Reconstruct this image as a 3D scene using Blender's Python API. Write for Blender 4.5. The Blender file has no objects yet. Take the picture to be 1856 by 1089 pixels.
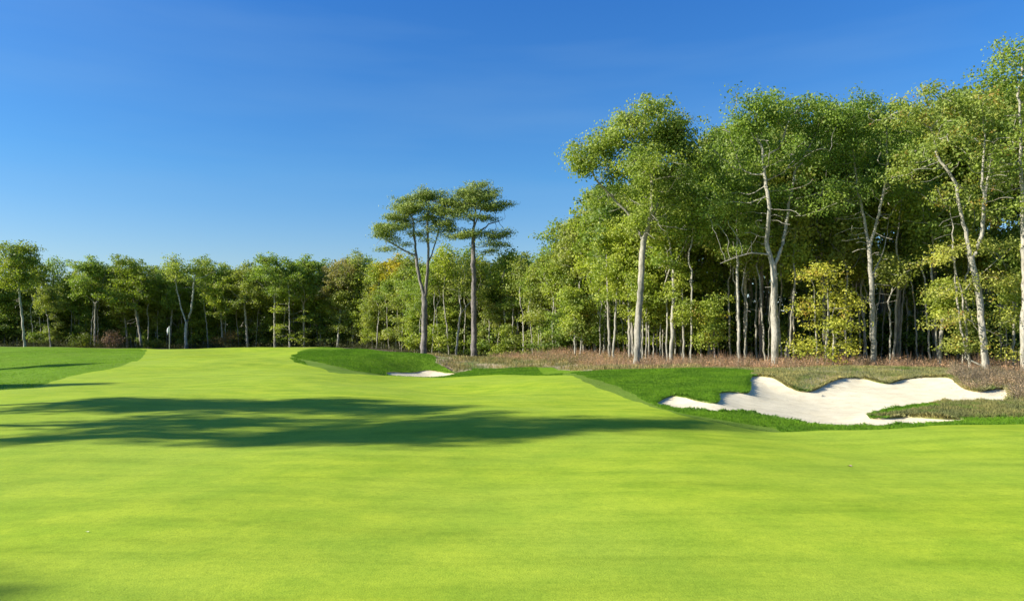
import bpy, math, random
import numpy as np
from mathutils import Vector
from mathutils.geometry import delaunay_2d_cdt

# ---------------------------------------------------------------- camera, sky, sun, exposure
S = bpy.context.scene
COL = S.collection
H, F, HV, UC = 2.6, 1340.0, 598.0, 928.0      # eye height, focal length and horizon of the photograph (px of 1856)
cd = bpy.data.cameras.new('camera'); cam = bpy.data.objects.new('camera', cd); COL.objects.link(cam)
cam.location = (0, 0, H); cam.rotation_euler = (math.radians(90), 0, 0)
cd.sensor_width = 36; cd.lens = 36*F/1856; cd.shift_y = (HV-544.5)/1856
cd.clip_start = 0.1; cd.clip_end = 3000
S.camera = cam
SUN_EL, SUN_AZ = math.radians(29), math.radians(10)     # light travels towards +X, slightly away from the camera
W = bpy.data.worlds.new("World"); S.world = W; W.use_nodes = True
nt = W.node_tree; bg = nt.nodes['Background']
sky = nt.nodes.new('ShaderNodeTexSky'); sky.sky_type = 'NISHITA'; sky.sun_disc = False
sky.sun_elevation = SUN_EL; sky.sun_rotation = math.atan2(-math.cos(SUN_AZ), -math.sin(SUN_AZ))
sky.altitude = 100; sky.air_density = 1.0; sky.dust_density = 0.35; sky.ozone_density = 3.0
hs = nt.nodes.new('ShaderNodeHueSaturation'); hs.inputs['Saturation'].default_value = 1.08
hs.inputs['Value'].default_value = 1.0
tc = nt.nodes.new('ShaderNodeTexCoord'); sx = nt.nodes.new('ShaderNodeSeparateXYZ')
nt.links.new(tc.outputs['Generated'], sx.inputs[0])
zr = nt.nodes.new('ShaderNodeValToRGB'); el = zr.color_ramp.elements      # clear deep-blue air by elevation
while len(el) < 5: el.new(.5)
for i_, (p_, c_) in enumerate([(0, (.50,.49,.56)), (.08, (.55,.60,.66)), (.2, (.41,.61,.77)), (.42, (.38,.59,.88)), (1, (.34,.54,.80))]):
    el[i_].position = p_; el[i_].color = (*c_, 1)
nt.links.new(sx.outputs['Z'], zr.inputs[0])
zm = nt.nodes.new('ShaderNodeMixRGB'); zm.blend_type = 'MULTIPLY'; zm.inputs[0].default_value = 1
nt.links.new(sky.outputs[0], zm.inputs[1]); nt.links.new(zr.outputs[0], zm.inputs[2])
nt.links.new(zm.outputs[0], hs.inputs['Color'])
# thin high cirrus streaks
mp = nt.nodes.new('ShaderNodeMapping')
mp.inputs['Scale'].default_value = (1.2, 1.2, 9.0); mp.inputs['Rotation'].default_value = (0, math.radians(6), 0)
nz = nt.nodes.new('ShaderNodeTexNoise'); nz.inputs['Scale'].default_value = 1.6; nz.inputs['Detail'].default_value = 4
cr = nt.nodes.new('ShaderNodeValToRGB'); cr.color_ramp.elements[0].position = .48; cr.color_ramp.elements[1].position = .85
cr.color_ramp.elements[1].color = (.17, .17, .17, 1)
mx = nt.nodes.new('ShaderNodeMixRGB'); mx.inputs[2].default_value = (1.6, 2.6, 3.6, 1)
nt.links.new(tc.outputs['Generated'], mp.inputs[0]); nt.links.new(mp.outputs[0], nz.inputs['Vector'])
nt.links.new(nz.outputs['Fac'], cr.inputs[0]); nt.links.new(cr.outputs[0], mx.inputs[0])
nt.links.new(hs.outputs[0], mx.inputs[1]); nt.links.new(mx.outputs[0], bg.inputs['Color'])
bg.inputs['Strength'].default_value = 0.11
sl = bpy.data.lights.new('sun', 'SUN'); sun = bpy.data.objects.new('sun', sl); COL.objects.link(sun)
sl.energy = 5.0; sl.angle = math.radians(.55); sl.color = (1, .94, .84)
d = Vector((math.cos(SUN_AZ)*math.cos(SUN_EL), math.sin(SUN_AZ)*math.cos(SUN_EL), -math.sin(SUN_EL)))
sun.rotation_euler = d.to_track_quat('-Z', 'Y').to_euler()
S.view_settings.view_transform = 'Standard'; S.view_settings.look = 'None'
S.view_settings.exposure = 0.95; S.view_settings.gamma = 1; S.view_settings.use_curve_mapping = False
S.cycles.max_bounces = 6; S.cycles.transparent_max_bounces = 4; S.cycles.diffuse_bounces = 3

RNG = np.random.default_rng(7)

# ---------------------------------------------------------------- helpers
def tag(o, label=None, cat=None, group=None, kind=None):
    if label: o['label'] = label
    if cat: o['category'] = cat
    if group: o['group'] = group
    if kind: o['kind'] = kind
    return o
def meshdata(name, V, Fc, mat=None, smooth=True):
    """V (n,3); Fc (m,k) constant-size faces or list of lists"""
    me = bpy.data.meshes.new(name)
    V = np.asarray(V, dtype=np.float32)
    if isinstance(Fc, np.ndarray):
        m, k = Fc.shape
        me.vertices.add(len(V)); me.vertices.foreach_set('co', V.ravel())
        me.loops.add(m*k); me.loops.foreach_set('vertex_index', Fc.astype(np.int32).ravel())
        me.polygons.add(m); me.polygons.foreach_set('loop_start', np.arange(0, m*k, k, dtype=np.int32))
        me.polygons.foreach_set('use_smooth', np.full(m, smooth))
        me.update(calc_edges=True)
    else:
        me.from_pydata([tuple(v) for v in V], [], Fc); me.update()
        if smooth: me.polygons.foreach_set('use_smooth', [True]*len(me.polygons))
    if mat: me.materials.append(mat)
    return me
def ob(name, me, parent=None):
    o = bpy.data.objects.new(name, me); COL.objects.link(o)
    if parent: o.parent = parent
    return o
def empty(name, loc):
    o = bpy.data.objects.new(name, None); COL.objects.link(o); o.location = loc; o.empty_display_size = .3
    return o

# ---------------------------------------------------------------- materials
class NB:
    def __init__(s, name):
        s.m = bpy.data.materials.new(name); s.m.use_nodes = True; s.t = s.m.node_tree
        s.p = s.t.nodes['Principled BSDF']; s.out = s.t.nodes['Material Output']
    def n(s, ty, **kw):
        x = s.t.nodes.new('ShaderNode'+ty)
        for k, v in kw.items(): setattr(x, k, v)
        return x
    def l(s, a, b): s.t.links.new(a, b)
    def coord(s, scale=(1,1,1), rot=(0,0,0), which='Object'):
        t = s.n('TexCoord'); m = s.n('Mapping'); m.inputs['Scale'].default_value = scale
        m.inputs['Rotation'].default_value = rot; s.l(t.outputs[which], m.inputs[0]); return m.outputs[0]
    def noise(s, vec, scale, detail=3, rough=.5):
        x = s.n('TexNoise'); x.inputs['Scale'].default_value = scale; x.inputs['Detail'].default_value = detail
        x.inputs['Roughness'].default_value = rough; s.l(vec, x.inputs['Vector']); return x.outputs['Fac']
    def ramp(s, fac, stops):
        x = s.n('ValToRGB'); e = x.color_ramp.elements
        while len(e) < len(stops): e.new(.5)
        for i, (p, c) in enumerate(stops): e[i].position = p; e[i].color = (*c, 1) if len(c) == 3 else c
        s.l(fac, x.inputs[0]); return x.outputs[0]
    def mix(s, fac, a, b, blend='MIX'):
        x = s.n('MixRGB', blend_type=blend)
        for i, v in enumerate((fac, a, b)):
            if hasattr(v, 'links') or hasattr(v, 'is_linked'): s.l(v, x.inputs[i])
            else: x.inputs[i].default_value = v if i == 0 else (*v, 1)
        return x.outputs[0]
    def bump(s, h, strength, dist):
        x = s.n('Bump'); x.inputs['Strength'].default_value = strength; x.inputs['Distance'].default_value = dist
        s.l(h, x.inputs['Height']); s.l(x.outputs[0], s.p.inputs['Normal']); return x

def mat_turf(name, c1, c2, c3, fine=55, bumpd=.01, sheen=.0, streak=.5):
    b = NB(name); v = b.coord()
    big = b.noise(v, .16, 3); med = b.noise(v, .8, 4, .6)
    st = b.noise(b.coord((.16, 1.1, 1), (0, 0, math.radians(12))), 1.6, 4, .6)
    fn = b.noise(b.coord((1, .7, 1)), fine, 3, .75); f2 = b.noise(v, 9, 4, .65)
    c = b.mix(b.ramp(med, [(.38, (0,0,0)), (.62, (1,1,1))]), c1, c2)
    c = b.mix(b.ramp(big, [(.35, (0,0,0)), (.7, (.7,.7,.7))]), c, c3)
    c = b.mix(streak, c, b.ramp(st, [(.3, (.80,.83,.78)), (.5, (1,1,1)), (.72, (1.12,1.08,1.05))]), 'MULTIPLY')
    c = b.mix(.8, c, b.ramp(fn, [(.25, (.62,.66,.55)), (.5, (1,1,1)), (.75, (1.35,1.3,1.2))]), 'MULTIPLY')
    c = b.mix(.7, c, b.ramp(f2, [(.28, (.78,.82,.75)), (.5, (1,1,1)), (.75, (1.18,1.14,1.1))]), 'MULTIPLY')
    b.l(c, b.p.inputs['Base Color']); b.p.inputs['Roughness'].default_value = .75
    b.p.inputs['Specular IOR Level'].default_value = .06
    b.p.inputs['Sheen Weight'].default_value = sheen
    b.bump(fn, .6, bumpd); return b.m
M = {}
M['fairway'] = mat_turf('fairway_turf', (.235,.345,.022), (.335,.425,.030), (.275,.375,.044), streak=.9)
M['firstcut'] = mat_turf('first_cut_turf', (.125,.215,.022), (.165,.26,.032), (.15,.22,.036), fine=40, bumpd=.03)
M['rough'] = mat_turf('rough_turf', (.125,.245,.012), (.17,.295,.018), (.155,.25,.022), fine=28, bumpd=.06)

def mat_sand():
    b = NB('bunker_sand'); v = b.coord()
    n1 = b.noise(v, .7, 4); n2 = b.noise(v, 40, 4, .7); n3 = b.noise(b.coord((.5,2,1)), 4, 4)
    c = b.mix(n1, (.67,.59,.39), (.78,.70,.49))
    c = b.mix(.6, c, b.ramp(n2, [(.3, (.82,.8,.78)), (.6, (1.05,1.05,1.05))]), 'MULTIPLY')
    sp = b.mix(1, b.ramp(b.noise(v, 5.5, 2), [(.66, (1,1,1)), (.72, (.70,.66,.58))]), b.ramp(b.noise(v, 1.6, 4), [(.35, (.88,.86,.82)), (.6, (1.02,1.02,1.02))]), 'MULTIPLY')
    c = b.mix(.8, c, sp, 'MULTIPLY')
    b.l(c, b.p.inputs['Base Color']); b.p.inputs['Roughness'].default_value = .9
    n4 = b.noise(v, 2.2, 5, .65); h = b.mix(.35, b.mix(.5, n4, n3), n2); b.bump(h, .8, .05); return b.m
M['sand'] = mat_sand()
def mat_native():
    b = NB('native_ground'); v = b.coord()
    n1 = b.noise(v, .45, 4, .6); n2 = b.noise(v, 12, 4, .7)
    c = b.ramp(n1, [(.34, (.12,.20,.03)), (.45, (.22,.25,.07)), (.54, (.48,.40,.25)), (.68, (.38,.24,.15))])
    c = b.mix(.8, c, b.ramp(n2, [(.3, (.55,.55,.5)), (.65, (1.15,1.15,1.1))]), 'MULTIPLY')
    b.l(c, b.p.inputs['Base Color']); b.p.inputs['Roughness'].default_value = .95; b.bump(n2, .8, .08); return b.m
M['native'] = mat_native()
def mat_floor():
    b = NB('leaf_litter'); v = b.coord()
    n1 = b.noise(v, .6, 4, .6); n2 = b.noise(v, 9, 4, .8)
    c = b.ramp(n1, [(.35, (.05,.055,.02)), (.55, (.13,.085,.05)), (.7, (.17,.10,.065))])
    c = b.mix(.9, c, b.ramp(n2, [(.3, (.4,.4,.4)), (.7, (1.3,1.3,1.3))]), 'MULTIPLY')
    b.l(c, b.p.inputs['Base Color']); b.p.inputs['Roughness'].default_value = .95; b.bump(n2, .8, .1); return b.m
M['floor'] = mat_floor()

def mat_leaf(name, trans=.48, spread=.22, autumn=None, amt=.5, rough=.5, spec=.35):
    """leaf colour comes from the object's own colour; each leaf varies a little, clumps turn autumn-coloured"""
    b = NB(name); oi = b.n('ObjectInfo'); ge = b.n('NewGeometry'); v = b.coord()
    r = b.ramp(ge.outputs['Random Per Island'], [(0, (1-spread,)*3), (.5, (1,1,1)), (1, (1+spread, 1+spread*.8, 1+spread*.3))])
    c = b.mix(1, oi.outputs['Color'], r, 'MULTIPLY')
    c = b.mix(.8, c, b.ramp(b.noise(v, .55, 2), [(.38, (.66,.76,.72)), (.62, (1.24,1.17,1.0))]), 'MULTIPLY')
    if autumn:
        a = b.ramp(b.noise(v, .9, 3), [(.56, (0,0,0)), (.70, (amt,)*3)])
        a2 = b.mix(ge.outputs['Random Per Island'], autumn[0], autumn[1])
        c = b.mix(a, c, a2)
    b.l(c, b.p.inputs['Base Color']); b.p.inputs['Roughness'].default_value = rough
    b.p.inputs['Specular IOR Level'].default_value = spec
    tr = b.n('BsdfTranslucent'); ms = b.n('MixShader'); ms.inputs[0].default_value = trans
    b.l(b.mix(1, c, (1.05,1.15,.55), 'MULTIPLY'), tr.inputs[0])
    b.l(b.p.outputs[0], ms.inputs[1]); b.l(tr.outputs[0], ms.inputs[2]); b.l(ms.outputs[0], b.out.inputs[0])
    return b.m
M['leaf'] = mat_leaf('oak_leaf', autumn=((.30,.16,.035), (.26,.21,.03)), amt=.30)
M['leaf_aut'] = mat_leaf('turning_leaf', autumn=((.42,.12,.04), (.42,.30,.04)), amt=.8)
M['needle'] = mat_leaf('pine_needle', trans=.15, spread=.3, rough=.55)
M['blade'] = mat_leaf('grass_blade', trans=.3, spread=.35, rough=.6, spec=.25)
M['fescue'] = mat_leaf('dry_fescue', trans=.3, spread=.45, rough=.7, autumn=((.15,.22,.04), (.11,.2,.03)), amt=1, spec=.2)
M['brush'] = mat_leaf('brush_leaf', trans=.25, spread=.5, rough=.7, autumn=((.12,.16,.03), (.35,.28,.15)), amt=.8, spec=.15)
def mat_bark(name, scale=1.0, dark=(.35,.33,.3)):
    b = NB(name); oi = b.n('ObjectInfo')
    v = b.coord((7*scale, 7*scale, 1.3*scale)); n = b.noise(v, 2.2, 4, .7); m = b.noise(b.coord(), 1.3, 3)
    c = b.mix(1, oi.outputs['Color'], b.ramp(n, [(.3, dark), (.52, (1,1,1)), (.7, (1.15,1.13,1.1))]), 'MULTIPLY')
    c = b.mix(1, c, b.ramp(m, [(.35, (.68,.70,.66)), (.6, (1.1,1.08,1.03))]), 'MULTIPLY')
    b.l(c, b.p.inputs['Base Color']); b.p.inputs['Roughness'].default_value = .9
    b.p.inputs['Specular IOR Level'].default_value = .2
    b.bump(n, .9, .05); return b.m
M['bark'] = mat_bark('bark'); M['rbark'] = mat_bark('furrowed_bark', .8, (.22,.2,.18))

# ---------------------------------------------------------------- terrain surface
def P(u, v, Y): return ((u-UC)/F*Y, Y, H+(HV-v)/F*Y)
ctrl = [P(*c) for c in [
 (0,706,32),(0,690,42),(0,662,60),(0,630,82),(-300,712,30),(-300,668,56),(-300,632,80),(265,641,70),(240,655,54),(240,634,90),(150,677,44),(120,632,86),
 (400,700,32.5),(400,670,48),(400,650,63),(400,640,76),(400,631,92),(560,629.5,90),(250,700,33),(100,720,27),
 (600,700,33),(600,680,42),(530,645,72),(600,634,82),(620,676,46),(650,632.5,74),(760,645,68),(800,656,66),(700,655,63),(650,665,56),(700,637,73),
 (765,681,58),(710,683,56),(820,679,60),(765,690,45),(765,710,34),(765,674,63),
 (1000,682,42),(1000,700,34),(1000,740,24.5),(1000,672,56),(1000,662,61),(1000,646,70),(900,671,58),(900,656,68),(860,661,66),(900,681,48),
 (1100,706,32),(1100,674,44),(1100,666,54),(1100,740,24),(1040,673,50),(1040,655,62),(930,651,70),
 (1180,740,25),(1200,700,34),(1200,673,42),(1200,727,28.5),(1250,700,34),(1250,722,29),(1240,742,25.5),
 (1300,765,22),(1300,745,25),(1300,734,27),(1300,713,31),(1300,673,41),(1345,700,34),
 (1400,782,20.5),(1500,779,20.5),(1700,773,20.8),(1856,768,21.5),(2050,764,22),
 (1500,772,22),(1400,757,24.5),(1500,755,27),(1500,735,31),(1450,709,35),(1500,703,35.8),(1535,684,38.5),(1450,672,42),(1400,684,37.5),(1357,685,37.5),(1357,712,32),(1380,730,29),
 (1610,694,37),(1610,684,39.5),(1680,682,38.5),(1720,684,38),(1610,669,43),(1750,705,34),(1800,705,34),(1825,728,30),(1700,728,31),(1650,726,32),
 (1700,743,27.5),(1700,756,25),(1850,757,24.3),(1850,736,28),(1600,760,25),(1700,767,23),(1780,690,40),(1856,698,37),(1900,690,42),(1740,673,44),
 (1150,665,55),(1400,667,52),(1582,664,52),(1785,675,48),(1856,671,49),(1300,662,56),(2100,680,46),(2100,720,32)]]
for x in (-70,-45,-25,-8,8,25,45,70):
    for y in (-40,-15,0,8):
        ctrl.append((x, y, 0.0))
for x, y, z in [(-8,14,0.02),(0,14,0.02),(8,14,-.03),(16,15,-.12),(-16,20,.02),(-8,20,.05),(-30,20,.05),(-30,30,.08),(26,18,-.2),
                (-60,30,.4),(-60,60,.6),(-70,90,.6),(-40,108,-.1),(-20,108,0),(0,105,-.3),(20,95,-.4),(40,80,-.3),(60,60,-.2),(60,40,-.2),(-12,84,-.6),(-4,84,-1.0),
                (-11.5,80,-.6),(3,80,-1),(10,84,-.9)]:
    ctrl.append((x, y, z))
for x in (-150,-80,-30,20,70,150):
    for y in (130,200,330): ctrl.append((x, y, -.4))
C = np.array(ctrl); CS = 20.0
def _k(r2): return np.where(r2 > 1e-12, r2*np.log(np.maximum(r2, 1e-12))*.5, 0)
def _solve():
    n = len(C); A = np.zeros((n+3, n+3)); p = C[:, :2]/CS
    A[:n,:n] = _k(((p[:,None]-p[None])**2).sum(-1)) + np.eye(n)*2e-4
    A[:n,n] = 1; A[:n,n+1:] = p; A[n,:n] = 1; A[n+1:,:n] = p.T
    return np.linalg.solve(A, np.concatenate([C[:,2], np.zeros(3)]))
WT = _solve()
def surf(x, y):
    x = np.atleast_1d(np.asarray(x, float)); y = np.atleast_1d(np.asarray(y, float)); out = np.empty(len(x)); p = C[:, :2]/CS
    for i in range(0, len(x), 20000):
        q = np.stack([x[i:i+20000], y[i:i+20000]], 1)/CS
        out[i:i+20000] = _k(((q[:,None]-p[None])**2).sum(-1)) @ WT[:-3] + WT[-3] + q @ WT[-2:]
    far = np.clip((np.hypot(x, y)-150)/60, 0, 1)
    near = 1/(1+np.exp(-(y-6)/3))                         # soft ground swell
    w = .055*np.sin(x*.42+1)*np.cos(y*.33+x*.1) + .028*np.sin(x*.9-y*.25+2) + .012*np.sin(y*1.1+x*.5)
    return (out+w*near)*(1-far) - .4*far
def zat(x, y): return float(surf([x], [y])[0])
YS = np.concatenate([np.arange(6, 60, .12), np.arange(60, 125, .3)])
def hit(u, v):
    """where the view ray of a traced outline point meets the ground"""
    z = surf((u-UC)/F*YS, YS); g = H+(HV-v)/F*YS - z
    k = np.where(g <= 0)[0]
    k = k[0] if len(k) else int(np.argmin(g))
    return ((u-UC)/F*YS[k], YS[k])
def uy(u, Y): return ((u-UC)/F*Y, Y)
def smooth_poly(pts, closed=True, sub=4):
    P_ = np.array(pts); n = len(P_); out = []
    for i in range(n):
        a, b, c, d_ = P_[(i-1)%n], P_[i], P_[(i+1)%n], P_[(i+2)%n]
        for t in np.linspace(0, 1, sub, endpoint=False):
            out.append(.5*((2*b)+(c-a)*t+(2*a-5*b+4*c-d_)*t*t+(-a+3*b-3*c+d_)*t**3))
    return np.array(out)
def T(pts): return [hit(*p) for p in pts]
# outlines
bunker = smooth_poly(T([(1190,729),(1215,717),(1240,719),(1262,725),(1288,728.5),(1302,727),(1303,712),(1328,710),(1354,711.5),(1359,700),(1358,686),
 (1370,681),(1396,683),(1412,690),(1430,701),(1450,708.5),(1470,708.5),(1490,700),(1510,690),(1535,684),(1565,685.5),(1590,692),(1612,694),(1640,686.5),
 (1680,683),(1718,683.5),(1735,695),(1752,705),(1776,709),(1802,705),(1824,706),(1830,716),(1825,728),(1790,729),(1740,729.5),(1690,730.5),(1650,736),
 (1610,742),(1583,750),(1578,757),(1600,757),(1640,754),(1700,757),(1748,759),(1756,763),(1700,768),(1600,772.5),(1500,772),(1450,766),(1400,757),(1350,746),(1300,746),(1240,742),(1203,736)]), sub=4)
bunker2 = smooth_poly([uy(700,57.5),uy(735,60.8),uy(770,63.7),uy(806,62.9),uy(825,61),uy(804,56.8),uy(762,55),uy(728,55.4)], sub=4)
fairway = np.array([(-60,25),(-40,27)] + T([(0,707),(60,702),(100,690),(150,677),(200,669),(222,662),(240,655)]) + [uy(262,70),uy(266,84),uy(262,98),uy(560,98),uy(575,90),uy(545,80)]
 + T([(527,650),(560,662),(590,670),(620,677.5)]) + [uy(690,50),uy(765,52),uy(830,54),uy(900,52),uy(960,47),uy(1010,44),uy(1035,41)]
 + T([(1070,697),(1110,712),(1160,730),(1230,751),(1300,767),(1400,783),(1500,780),(1650,775),(1856,769)]) + [(30,24),(60,24),(60,-45),(-60,-45)])
cut = np.array(T([(523,648),(600,662),(640,672),(700,680),(708,684)]) + [uy(700,50),uy(620,44),uy(527,60)])
cut2 = np.array([uy(1028,47)] + T([(1062,683),(1100,694),(1150,716),(1178,731),(1205,741),(1240,750),(1330,765),(1400,775)]) + T([(1400,785),(1250,760),(1150,730),(1080,702)]) + [uy(1020,42)])
fairway_raw = fairway
rough = np.array([(-60,23),(0,20),(30,19),(60,19),(60,42),(38,43)] + [uy(1740,44.5),uy(1600,43.5),uy(1450,43.5),uy(1340,43.5),uy(1200,44.5),uy(1075,47.5),uy(1050,52),uy(1000,59),uy(930,60),uy(905,63),uy(860,64),uy(830,62)]
 + [uy(795,66),uy(775,74),uy(720,78),uy(600,98),uy(0,100),(-100,100),(-100,24)])
native = np.array([uy(795,66),uy(830,62),uy(860,64),uy(905,63),uy(930,60),uy(1000,59),uy(1050,52),uy(1075,47.5),uy(1340,43.5),uy(1370,41.5),uy(1368,37),uy(1430,34),uy(1480,34),uy(1530,37),
 uy(1600,35.5),uy(1720,37),uy(1752,32),uy(1824,32.5),uy(1832,27),uy(1856,27.5),uy(2100,27),(60,30),(60,44),(44,52),uy(1600,54),uy(1300,60),uy(1100,66),uy(1000,76),uy(880,79),uy(800,79),uy(770,76)])
tongue = np.array(T([(1570,757),(1640,747),(1700,738)]) + T([(1700,731),(1740,729),(1825,727),(1856,732)]) + [uy(2000,28),uy(2000,24.7)] + T([(1856,757),(1760,758),(1700,757),(1640,755)]))

def wavy(poly, amp=.09, step=.5):
    q = []
    for i in range(len(poly)):
        a, b = poly[i], poly[(i+1) % len(poly)]; n = max(1, int(np.hypot(*(b-a))/step))
        for t in range(n): q.append(a+(b-a)*t/n)
    q = np.array(q); x, y = q[:,0].copy(), q[:,1].copy()
    q[:,0] += amp*np.sin(y*2.1+x*1.3)+amp*.6*np.sin(y*5.3-x*3.1); q[:,1] += amp*np.sin(x*1.9-y*.7)+amp*.6*np.sin(x*4.7+y*2.9)
    return q
fairway = wavy(smooth_poly(fairway, sub=3), .05); cut2 = wavy(smooth_poly(cut2, sub=3), .06); cut = wavy(cut, .08); native = wavy(native, .25); tongue = wavy(tongue, .10)
def inpoly(x, y, poly):
    c = np.zeros(len(x), bool); n = len(poly); j = n-1
    for i in range(n):
        xi, yi = poly[i]; xj, yj = poly[j]
        if yi != yj:
            c ^= ((yi > y) != (yj > y)) & (x < (xj-xi)*(y-yi)/(yj-yi)+xi)
        j = i
    return c
def dist_poly(x, y, poly):
    d2 = np.full(len(x), 1e9); n = len(poly)
    for i in range(n):
        a = poly[i]; b = poly[(i+1) % n]; e = b-a; L = (e@e)+1e-12
        t = np.clip(((x-a[0])*e[0]+(y-a[1])*e[1])/L, 0, 1)
        d2 = np.minimum(d2, (x-a[0]-t*e[0])**2+(y-a[1]-t*e[1])**2)
    return np.sqrt(d2)
def zone(x, y):
    z = np.zeros(len(x), int)                      # 0 forest floor
    z[inpoly(x, y, rough)] = 1
    z[inpoly(x, y, cut)] = 2; z[inpoly(x, y, cut2)] = 2
    z[inpoly(x, y, native)] = 4
    z[inpoly(x, y, fairway)] = 3
    z[inpoly(x, y, tongue)] = 6
    z[inpoly(x, y, bunker)] = 5; z[inpoly(x, y, bunker2)] = 7
    return z
def build_ground():
    pts = []
    for Y in np.concatenate([[-40,-25,-15,-8,-4,-1], np.geomspace(1, 20, 60), np.arange(20.3, 45, .33), np.geomspace(45.5, 130, 95), [145,165,190,230,300]]):
        if Y < 1: xs = np.linspace(-70, 70, 60)
        else:
            half = max(Y*1.25, 14) if Y < 130 else Y*1.4
            xs = np.linspace(-half, half, 120 if Y < 45 else 150)
        pts += [(x+RNG.normal()*.02, Y+RNG.normal()*.02) for x in xs]
    gx, gy = np.meshgrid(np.arange(bunker[:,0].min()-1, bunker[:,0].max()+1, .22), np.arange(bunker[:,1].min()-1, bunker[:,1].max()+1, .22))
    gx = gx.ravel()+RNG.normal(size=gx.size)*.03; gy = gy.ravel()+RNG.normal(size=gy.size)*.03
    k = inpoly(gx, gy, bunker) | (dist_poly(gx, gy, bunker) < 1.0)
    pts += list(zip(gx[k], gy[k]))
    pts = [Vector(p) for p in pts]; edges = []
    for poly in (bunker, bunker2, fairway, cut, cut2, rough, native, tongue):
        # resample long edges so every border follows the ground
        q = []
        for i in range(len(poly)):
            a, b = poly[i], poly[(i+1) % len(poly)]; L = np.hypot(*(b-a)); n = max(1, int(L/(.5 if a[1] < 45 else 1.2)))
            for t in range(n): q.append(a+(b-a)*t/n)
        s = len(pts); pts += [Vector(p) for p in q]; edges += [(s+i, s+(i+1) % len(q)) for i in range(len(q))]
    V, E, Fc, *_ = delaunay_2d_cdt(pts, edges, [], 0, 1e-5)
    V = np.array([(v.x, v.y) for v in V]); Fc = np.array(Fc)
    cen = V[Fc].mean(1); zn = zone(cen[:,0], cen[:,1]); Z = surf(V[:,0], V[:,1])
    names = {0:('ground','floor'), 1:('rough','rough'), 2:('first_cut','firstcut'), 3:('fairway','fairway'), 4:('native_ground','native'), 6:('native_ground','native'), 5:('bunker_sand','sand'), 7:('bunker_sand','sand')}
    for zid, (nm, mt) in names.items():
        if zid == 6: continue
        f = Fc[(zn == zid) | ((zid == 4) & (zn == 6))]; idx = np.unique(f); re = np.zeros(len(V), int); re[idx] = np.arange(len(idx))
        v = np.column_stack([V[idx], Z[idx]])
        if zid in (5, 7):
            pol = bunker if zid == 5 else bunker2; dd = dist_poly(v[:,0], v[:,1], pol)
            dep = .05+.12*np.clip(dd/.9, 0, 1)**.7 if zid == 5 else .05+.10*np.clip(dd/1.2, 0, 1)
            v[:,2] -= dep; v[:,2] += .006*np.sin(v[:,0]*3+np.sin(v[:,1]*2)*2)*np.clip(dd, 0, 1)
        if zid in (1, 4):
            pass
        o = ob(nm, meshdata(nm, v, re[f], M[mt])); tag(o, kind='structure')
        if zid in (5, 7):
            # earth lip between turf and sand belongs to the bunker
            pol = bunker if zid == 5 else bunker2; q = []
            for i in range(len(pol)):
                a, b = pol[i], pol[(i+1) % len(pol)]; n = max(1, int(np.hypot(*(b-a))/.3))
                for t in range(n): q.append(a+(b-a)*t/n)
            q = np.array(q); zz = surf(q[:,0], q[:,1]); n = len(q)
            lv = np.vstack([np.column_stack([q, zz+.01]), np.column_stack([q, zz-.09])])
            lf = np.array([(i, (i+1) % n, n+(i+1) % n, n+i) for i in range(n)])
            lo = ob('bunker_lip', meshdata('bunker_lip', lv, lf, M['native'])); tag(lo, kind='structure')
build_ground()

# ---------------------------------------------------------------- tree library
def colonize(rng, stems, att, kill=.8, step=.45, zmin=0.0, wander=.25):
    """grow a skeleton from the given stem polylines towards the attraction points"""
    pos, par = [], []
    for st in stems:
        pts = [np.array(p, float) for p in st['p']]
        if st.get('from') is None:
            pos.append(pts[0]); par.append(-1); last = len(pos)-1
        else:
            d_ = np.linalg.norm(np.array(pos)-pts[0], axis=1); last = int(np.argmin(d_))
        for a, b in zip(pts[:-1], pts[1:]):
            n = max(1, int(round(np.linalg.norm(b-a)/step)))
            for t in range(1, n+1):
                q = a+(b-a)*t/n+rng.normal(size=3)*.035*min(1, step*2)*(1 if t < n else 0)
                pos.append(q); par.append(last); last = len(pos)-1
    pos = np.array(pos); par = list(par); N0 = len(pos)
    ok = pos[:,2] >= zmin
    live = np.ones(len(att), bool)
    D = np.linalg.norm(att[:,None]-pos[None], axis=2)+np.where(ok, 0, 1e6)[None]
    near = D.argmin(1); nd = D.min(1)
    prev_dir = {}
    for it in range(400):
        live &= nd > kill
        if not live.any(): break
        idx = np.where(live)[0]; src = near[idx]
        dv = att[idx]-pos[src]; dv /= np.linalg.norm(dv, axis=1)[:,None]+1e-9
        u_, inv = np.unique(src, return_inverse=True)
        s = np.zeros((len(u_), 3)); np.add.at(s, inv, dv)
        s += rng.normal(size=s.shape)*wander*np.linalg.norm(s, axis=1)[:,None]
        s /= np.linalg.norm(s, axis=1)[:,None]+1e-9
        pd = np.array([prev_dir.get(int(k), (0,0,0)) for k in u_]); s = s+.5*pd; s /= np.linalg.norm(s, axis=1)[:,None]+1e-9
        new = pos[u_]+s*step
        dd = np.linalg.norm(att[:,None]-new[None], axis=2)
        base = len(pos); pos = np.vstack([pos, new]); par += [int(k) for k in u_]
        for i in range(len(u_)): prev_dir[base+i] = s[i]
        m = dd.min(1); a = dd.argmin(1)+base; better = m < nd-1e-4
        # an attractor that no longer gets closer is dropped
        stuck = live & ~better & (rng.random(len(att)) < .25)
        near[better] = a[better]; nd[better] = m[better]
        live &= ~stuck
        if len(pos) > 9000: break
    return pos, np.array(par), N0
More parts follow.
